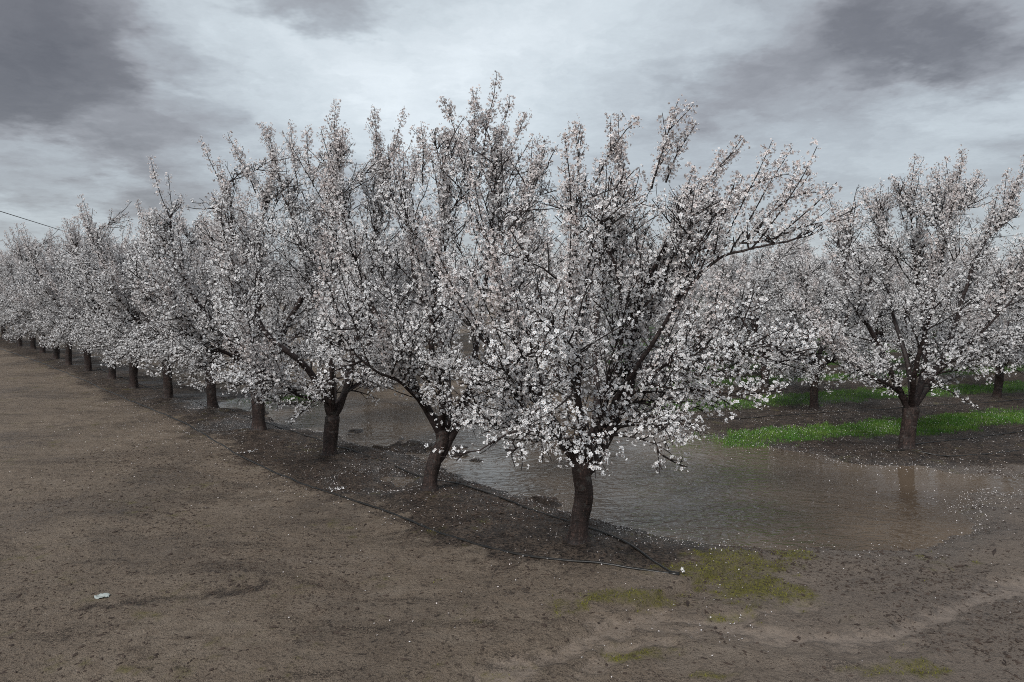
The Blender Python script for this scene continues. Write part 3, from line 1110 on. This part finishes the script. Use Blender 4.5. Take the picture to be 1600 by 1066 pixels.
treeR = place(build_tree(404, (tp, [.112, .105, .108, .12]), lb, 4.15, 1.72, (.15, 0), zmin=.95, er=(.15, .3, .66), spires=spires_at(R1, [
    (.1, [(1422, 345), (1424, 295), (1430, 248)]), (-.6, [(1465, 350), (1484, 300), (1500, 262)]), (.1, [(1495, 355), (1515, 305), (1528, 268)]),
    (.6, [(1385, 370), (1360, 330), (1340, 300)]), (.2, [(1545, 370), (1572, 340), (1594, 320)]), (.4, [(1412, 350), (1402, 310), (1394, 276)]),
    (-.3, [(1450, 350), (1462, 300), (1466, 258)])])), 'almond_tree', on_ground(R1),
              'almond tree mirrored in the flood water, standing alone before the near grass strip', group=GB)

gens = []
for s, kw in ((11, dict(nl=5, lean=(.06, 0))), (23, dict(nl=4, lean=(-.05, .04), height=4.5)), (37, dict(nl=5, height=4.2, trunk_r=.098))):
    trk, lbs = generic(s, **kw)
    gens.append(build_tree(500 + s, trk, lbs, 4.05, 1.75, zmin=.55, er=(.42, .70, .92)))

ORD = ['zeroth', 'first', 'second', 'third', 'fourth', 'fifth', 'sixth', 'seventh', 'eighth', 'ninth', 'tenth', 'eleventh', 'twelfth', 'thirteenth',
       'fourteenth', 'fifteenth', 'sixteenth', 'seventeenth', 'eighteenth', 'nineteenth', 'twentieth', 'twenty-first', 'twenty-second']
rr = random.Random(5)
protos = [None] * 3
HINT = {4: 'blossoming almond tree with short sturdy trunk, fourth along the roadside row',
        5: 'almond tree whose low blossom hides its trunk, fifth along the roadside row'}


def plant(gi, p, label, group, sc, rz):
    if protos[gi] is None:
        protos[gi] = place(gens[gi], 'almond_tree', on_ground(p), label, rz, sc, group)
    else:
        copy_tree(protos[gi], on_ground(p), label, rz, sc, group)


for k in range(3, 20):
    p = A1 + BSTEP * k
    p = p + np.array([rr.gauss(0, .07), rr.gauss(0, .07), 0])
    if k == 3:
        p = at(405, 680)
    if k == 4:
        p = at(333, 646)
    if k == 5:
        p = at(262, 628)
    lab = HINT.get(k + 1, f'white blossoming almond tree, {ORD[k + 1]} along the roadside row from the nearest')
    plant((k * 2 + 1) % 3, p, lab, GA, rr.uniform(.94, 1.04) * (1.04 if k == 3 else 1), rr.uniform(0, 6.28))

kk = 0
for row in range(0, 10):
    base = R1 if row == 0 else R2 + RSTEP * (row - 1)
    idx = 0
    for c in range(-4, 8):
        p = base + ASTEP * c
        if row == 0 and c <= 0:
            continue
        # the alley side: trees stop short of the flooded strip
        lim = 2.2 - 1.9 * (p[1] - 15.0) if c < 0 else -99
        if c < 0 and (row < 2 or p[0] < lim or p[0] < -p[1] * .35):
            continue
        if p[0] > p[1] * .80 + 2.2:
            continue
        p = p + np.array([rr.gauss(0, .12), rr.gauss(0, .12), 0])
        idx += 1
        if row == 1 and c == 0:
            p = R2; lab = 'small almond tree with leaning dark trunk between the two near grass strips'
        elif row == 2 and c == 0:
            p = R3; lab = 'distant almond tree with slim dark trunk before the third grass strip'
        else:
            lab = f'distant white blossoming almond tree, {ORD[idx]} from the left in the {ORD[row + 1]} orchard row'
        kk += 1
        plant(kk % 3, p, lab, GB, rr.uniform(.86, 1.0), rr.uniform(0, 6.28))
print('orchard trees', kk)


# ------------------------------------------------------------------ hoses, wire, litter
def hose(pts, r, label, cap=False):
    P2 = catmull(gpath(pts), .05)
    z = gz(P2[:, 0], P2[:, 1])
    z = np.convolve(np.pad(z, 3, mode='edge'), np.ones(7) / 7, 'valid')
    sink = (fbm(P2[:, 0], P2[:, 1], 1.6, 3, 55) - .42) * 2.6            # lies half sunk in the mud in places
    P3 = np.column_stack([P2, np.maximum(z, WATER_Z) + r * np.clip(sink, -.25, .9)])
    P3[:, 0] += np.sin(np.arange(len(P3)) * .11) * .012
    tb = Tubes()
    tb.add(P3, r, 8)
    o = link('irrigation_hose', tb.mesh('irrigation_hose', [M_HOSE]))
    tag(o, label, 'hose', 'irrigation hoses')
    if cap:
        cb = Tubes()
        d = unit(P3[-1] - P3[-4])
        cb.add(np.array([P3[-1] - d * .03, P3[-1] - d * .02, P3[-1] + d * .05, P3[-1] + d * .055]), np.array([r * 1.2, r * 1.7, r * 1.7, r * .8]), 10)
        c = link('end_fitting', cb.mesh('end_fitting', [M_HOSE]), o)
    return o


hose(HOSE1, .0135, 'long black irrigation hose edging the dirt road along the roadside row', True)
hose(HOSE2, .0125, 'black irrigation hose running close past the trunks of the roadside row')
hose(HOSE3, .013, 'black hose curving across the bare soil in front of the lone right tree')
hose(HOSE4, .011, 'thin black hose on the soil behind the lone right tree trunk')
hose(HOSE5, .011, 'thin black hose lying along the dark soil beyond the nearest grass strip')

wire_pts = []
a, bq = np.array([-18.5, 14.0, 6.75]), np.array([-70.0, 160.0, 6.9])
for t in np.linspace(0, 1, 60):
    p = a + (bq - a) * t
    wire_pts.append(p - UP * .35 * 4 * t * (1 - t) * .6)
tb = Tubes()
tb.add(np.array(wire_pts), .022, 6)
tag(link('overhead_wire', tb.mesh('overhead_wire', [M_WIRE])), 'dark overhead wire sloping against the sky above the far end of the roadside row', 'wire')

# scrap of clear plastic on the dirt road
def scrap(px, py, sx, sy, label, seed):
    g = np.random.default_rng(seed)
    c = at(px, py)
    n = 13
    u, vv = np.meshgrid(np.linspace(-1, 1, n), np.linspace(-1, 1, n))
    rad = 1 / np.maximum(1, np.hypot(u, vv) ** .6)
    x, y = u * sx * rad * (1 + .25 * (fbm(u, vv, 1.5, 2, seed) - .5)), vv * sy * rad
    z = (fbm(u + 5, vv, 2.2, 3, seed + 3)) * .030 - .004
    top = np.stack([x, y, z + .004], -1).reshape(-1, 3)
    bot = np.stack([x, y, z], -1).reshape(-1, 3)
    i = (np.arange(n - 1)[:, None] * n + np.arange(n - 1)[None, :]).ravel()
    q = np.stack([i, i + 1, i + n + 1, i + n], -1)
    ring = np.concatenate([np.arange(n), np.arange(1, n) * n + n - 1, (n - 1) * n + np.arange(n - 2, -1, -1), np.arange(n - 2, 0, -1) * n])
    s = np.stack([ring, np.roll(ring, -1), np.roll(ring, -1) + n * n, ring + n * n], -1)
    s = s[:, ::-1]
    o = link('plastic_scrap', mesh('plastic_scrap', np.vstack([top, bot]), [q, q[:, ::-1] + n * n, s], [M_PLASTIC], smoothed=True),
             loc=(c[0], c[1], float(gz(c[0], c[1])[0])))
    o.rotation_euler = (0, 0, .15)
    return tag(o, label, 'litter')


scrap(160, 936, .055, .04, 'crumpled pale plastic scrap lying on the dirt road by the dark scuff', 3)

def sprig(px, py, L, ang, label, seed):
    g = np.random.default_rng(seed)
    c = at(px, py)
    root = bpy.data.objects.new('blossom_sprig', None)
    COL.objects.link(root)
    root.location = (c[0], c[1], float(gz(c[0], c[1])[0]) + .02)
    tag(root, label, 'twig', 'fallen blossom sprigs')
    P = grow_path((-L / 2 * math.cos(ang), -L / 2 * math.sin(ang), 0), (math.cos(ang), math.sin(ang), .02), L, 10, .08, 0, g)
    tb = Tubes()
    tb.add(P, np.linspace(.006, .003, len(P)), 5)
    link('twig', tb.mesh('twig', [M_TWIG]), root)
    n = int(L * 60)
    t = g.random(n)
    pos = np.array([sample(P, x)[0] for x in t]) + g.normal(0, .018, (n, 3)) * (1, 1, .5) + (0, 0, .015)
    nr = g.normal(0, .6, (n, 3)) + UP
    link('blossoms', flower_mesh('blossoms', pos, nr, np.full(n, .013), g), root, 'stuff')


sprig(388, 713, .30, .2, 'fallen sprig of white blossom lying across the roadside hose', 1)
sprig(525, 772, .34, -.5, 'fallen sprig of blossom on the hose between second and third trunks', 2)
sprig(1062, 911, .06, .5, 'single fallen white blossom resting beside the hose end fitting', 4)


# ------------------------------------------------------------------ ground cover: grass, moss, petals, debris
def scatter(n, box, fn, g):
    x = g.uniform(box[0], box[1], n)
    y = g.uniform(box[2], box[3], n)
    p = fn(x, y)
    k = g.random(n) < p
    return x[k], y[k]


def blades(name, x, y, hgt, wid, mat, g, lean=.5):
    n = len(x)
    z = gz(x, y)
    a = g.uniform(0, 6.28, n)
    h = hgt * g.uniform(.5, 1.25, n)
    wv = wid * g.uniform(.6, 1.2, n)
    la = g.uniform(0, 6.28, n)
    ls = h * lean * g.uniform(.1, 1.0, n)
    B = np.stack([x, y, z - .003], -1)
    U = np.stack([np.cos(a), np.sin(a), 0 * a], -1) * wv[:, None] * .5
    Ld = np.stack([np.cos(la) * ls, np.sin(la) * ls, 0 * a], -1)
    up = np.stack([0 * a, 0 * a, h], -1)
    V = np.stack([B - U, B + U, B + U * .7 + up * .6 + Ld * .4, B - U * .7 + up * .6 + Ld * .4, B + up + Ld], 1)
    o = (np.arange(n) * 5)[:, None]
    q = o + np.array([[0, 1, 2, 3]])
    t = o + np.array([[3, 2, 4]])
    return link(name, mesh(name, V.reshape(-1, 3), [q, t], [mat]), kind='stuff')


g = np.random.default_rng(99)
X, Y = [], []
for (n, box) in ((60000, (2.5, 11, 11.0, 14.5)), (80000, (2.5, 22, 14.0, 21)), (60000, (2.5, 26, 21, 36)), (16000, (-7.5, -4, 15.4, 18.4))):
    x, y = scatter(n, box, grass_mask, g)
    X.append(x); Y.append(y)
x, y = np.concatenate(X), np.concatenate(Y)
tag(blades('grass', x, y, .052, .010, M_GRASS, g), 'short bright green grass growing in strips between the orchard rows', 'grass')
x, y = scatter(90000, (-1, 5.5, 4.3, 8.2), lambda a, b: moss_mask(a, b) ** 1.5 * .55, g)
k = gz(x, y) > WATER_Z + .01
tag(blades('moss', x[k], y[k], .017, .008, M_MOSS, g, 1.0), 'yellow green moss patches on the damp soil past the hose end', 'moss')


def petals(name, x, y, z, size, mat, g, tilt=.35):
    n = len(x)
    nr = g.normal(0, tilt, (n, 3)) + UP
    U, Wv, N = frames(nr, g)
    s = size * g.uniform(.6, 1.3, n)
    ang = np.arange(6) * math.pi / 3
    el = np.stack([np.cos(ang), np.sin(ang) * .72], -1)
    V = (el[None, :, 0, None] * U[:, None] + el[None, :, 1, None] * Wv[:, None] + (.25 * el[None, :, 0, None] ** 2) * N[:, None]) * s[:, None, None]
    V = V + np.stack([x, y, z], -1)[:, None]
    f = (np.arange(n) * 6)[:, None] + np.arange(6)[None]
    return link(name, mesh(name, V.reshape(-1, 3), [f], [mat]), kind='stuff')


def petal_density(x, y):
    F = ground_fields(x, y)
    shore = np.exp(-((F['lake'] + .12) / .26) ** 2)
    row = np.exp(-(F['side'] / 1.6) ** 2) * (F['along'] > -2)
    c = at(1520, 800)
    right = np.exp(-((x - c[0]) / .9) ** 2 - ((y - c[1]) / 1.0) ** 2)
    far = np.clip(F['grass'] * .5 + (y > 10) * (x > 2) * .16, 0, 1)
    clump = smooth(fbm(x, y, 1.7, 3, 81), .40, .70)
    p = .006 + shore * .75 + row * .26 * (.35 + clump) + right * .6 * clump + far * (.5 + clump) + .10 * clump * (x > 1.0)
    p = np.where(F['lake'] > .12, p * .25 + .01, p)
    p = p * np.where((y < 8.2) & (F['dark'] < .5), .35, 1.2)
    return p


X, Y = [], []
for n, box in ((26000, (-5, 7, 3.6, 9.0)), (60000, (-9, 10, 9, 16)), (24000, (-16, 16, 16, 26))):
    x, y = scatter(n, box, petal_density, g)
    X.append(x); Y.append(y)
x, y = np.concatenate(X), np.concatenate(Y)
Fz = ground_fields(x, y)
z = np.maximum(Fz['z'], WATER_Z) + .008 + Fz['grass'] * .06 * g.random(len(x))
print('petals', len(x))
tag(petals('fallen_petals', x, y, z, .0064, M_FALLEN, g), 'white almond petals fallen on soil, grass and water edge', 'petals')


def debris_density(x, y):
    F = ground_fields(x, y)
    c = smooth(fbm(x, y, 1.3, 4, 91), .42, .68)
    p = .08 + .7 * F['dark'] * c + .55 * F['scuff'] + .35 * c * (x > 1) + .22 * c
    return np.where(F['lake'] > -.02, 0, p * (1 - F['mud'] * .8))


x, y = scatter(150000, (-6.5, 7, 3.4, 12.0), debris_density, g)
n = len(x)
z = gz(x, y)
s = np.clip(g.lognormal(math.log(.0055), .45, n), .003, .018)
a = g.uniform(0, 6.28, n)
el = g.uniform(.8, 2.6, n) * np.where(g.random(n) < .02, 3.0, 1)
oct_ = np.array([(1, 0, 0), (0, 1, 0), (-1, 0, 0), (0, -1, 0), (0, 0, .75), (0, 0, -.6)])
V = oct_[None] * (1 + g.normal(0, .18, (n, 6, 1)))
V = V * np.stack([el, np.ones(n), np.ones(n) * .7], -1)[:, None] * s[:, None, None]
ca, sa = np.cos(a)[:, None], np.sin(a)[:, None]
V = np.stack([V[..., 0] * ca - V[..., 1] * sa, V[..., 0] * sa + V[..., 1] * ca, V[..., 2]], -1) + np.stack([x, y, z + s * .2], -1)[:, None]
ft = np.array([(0, 1, 4), (1, 2, 4), (2, 3, 4), (3, 0, 4), (1, 0, 5), (2, 1, 5), (3, 2, 5), (0, 3, 5)])
f = ((np.arange(n) * 6)[:, None, None] + ft[None]).reshape(-1, 3)
o = link('soil_debris', mesh('soil_debris', V.reshape(-1, 3), [f], [M_DEBRIS]), kind='stuff')
tag(o, 'small dark clods, hulls and twig bits scattered over the soil', 'debris')
print('debris', n)
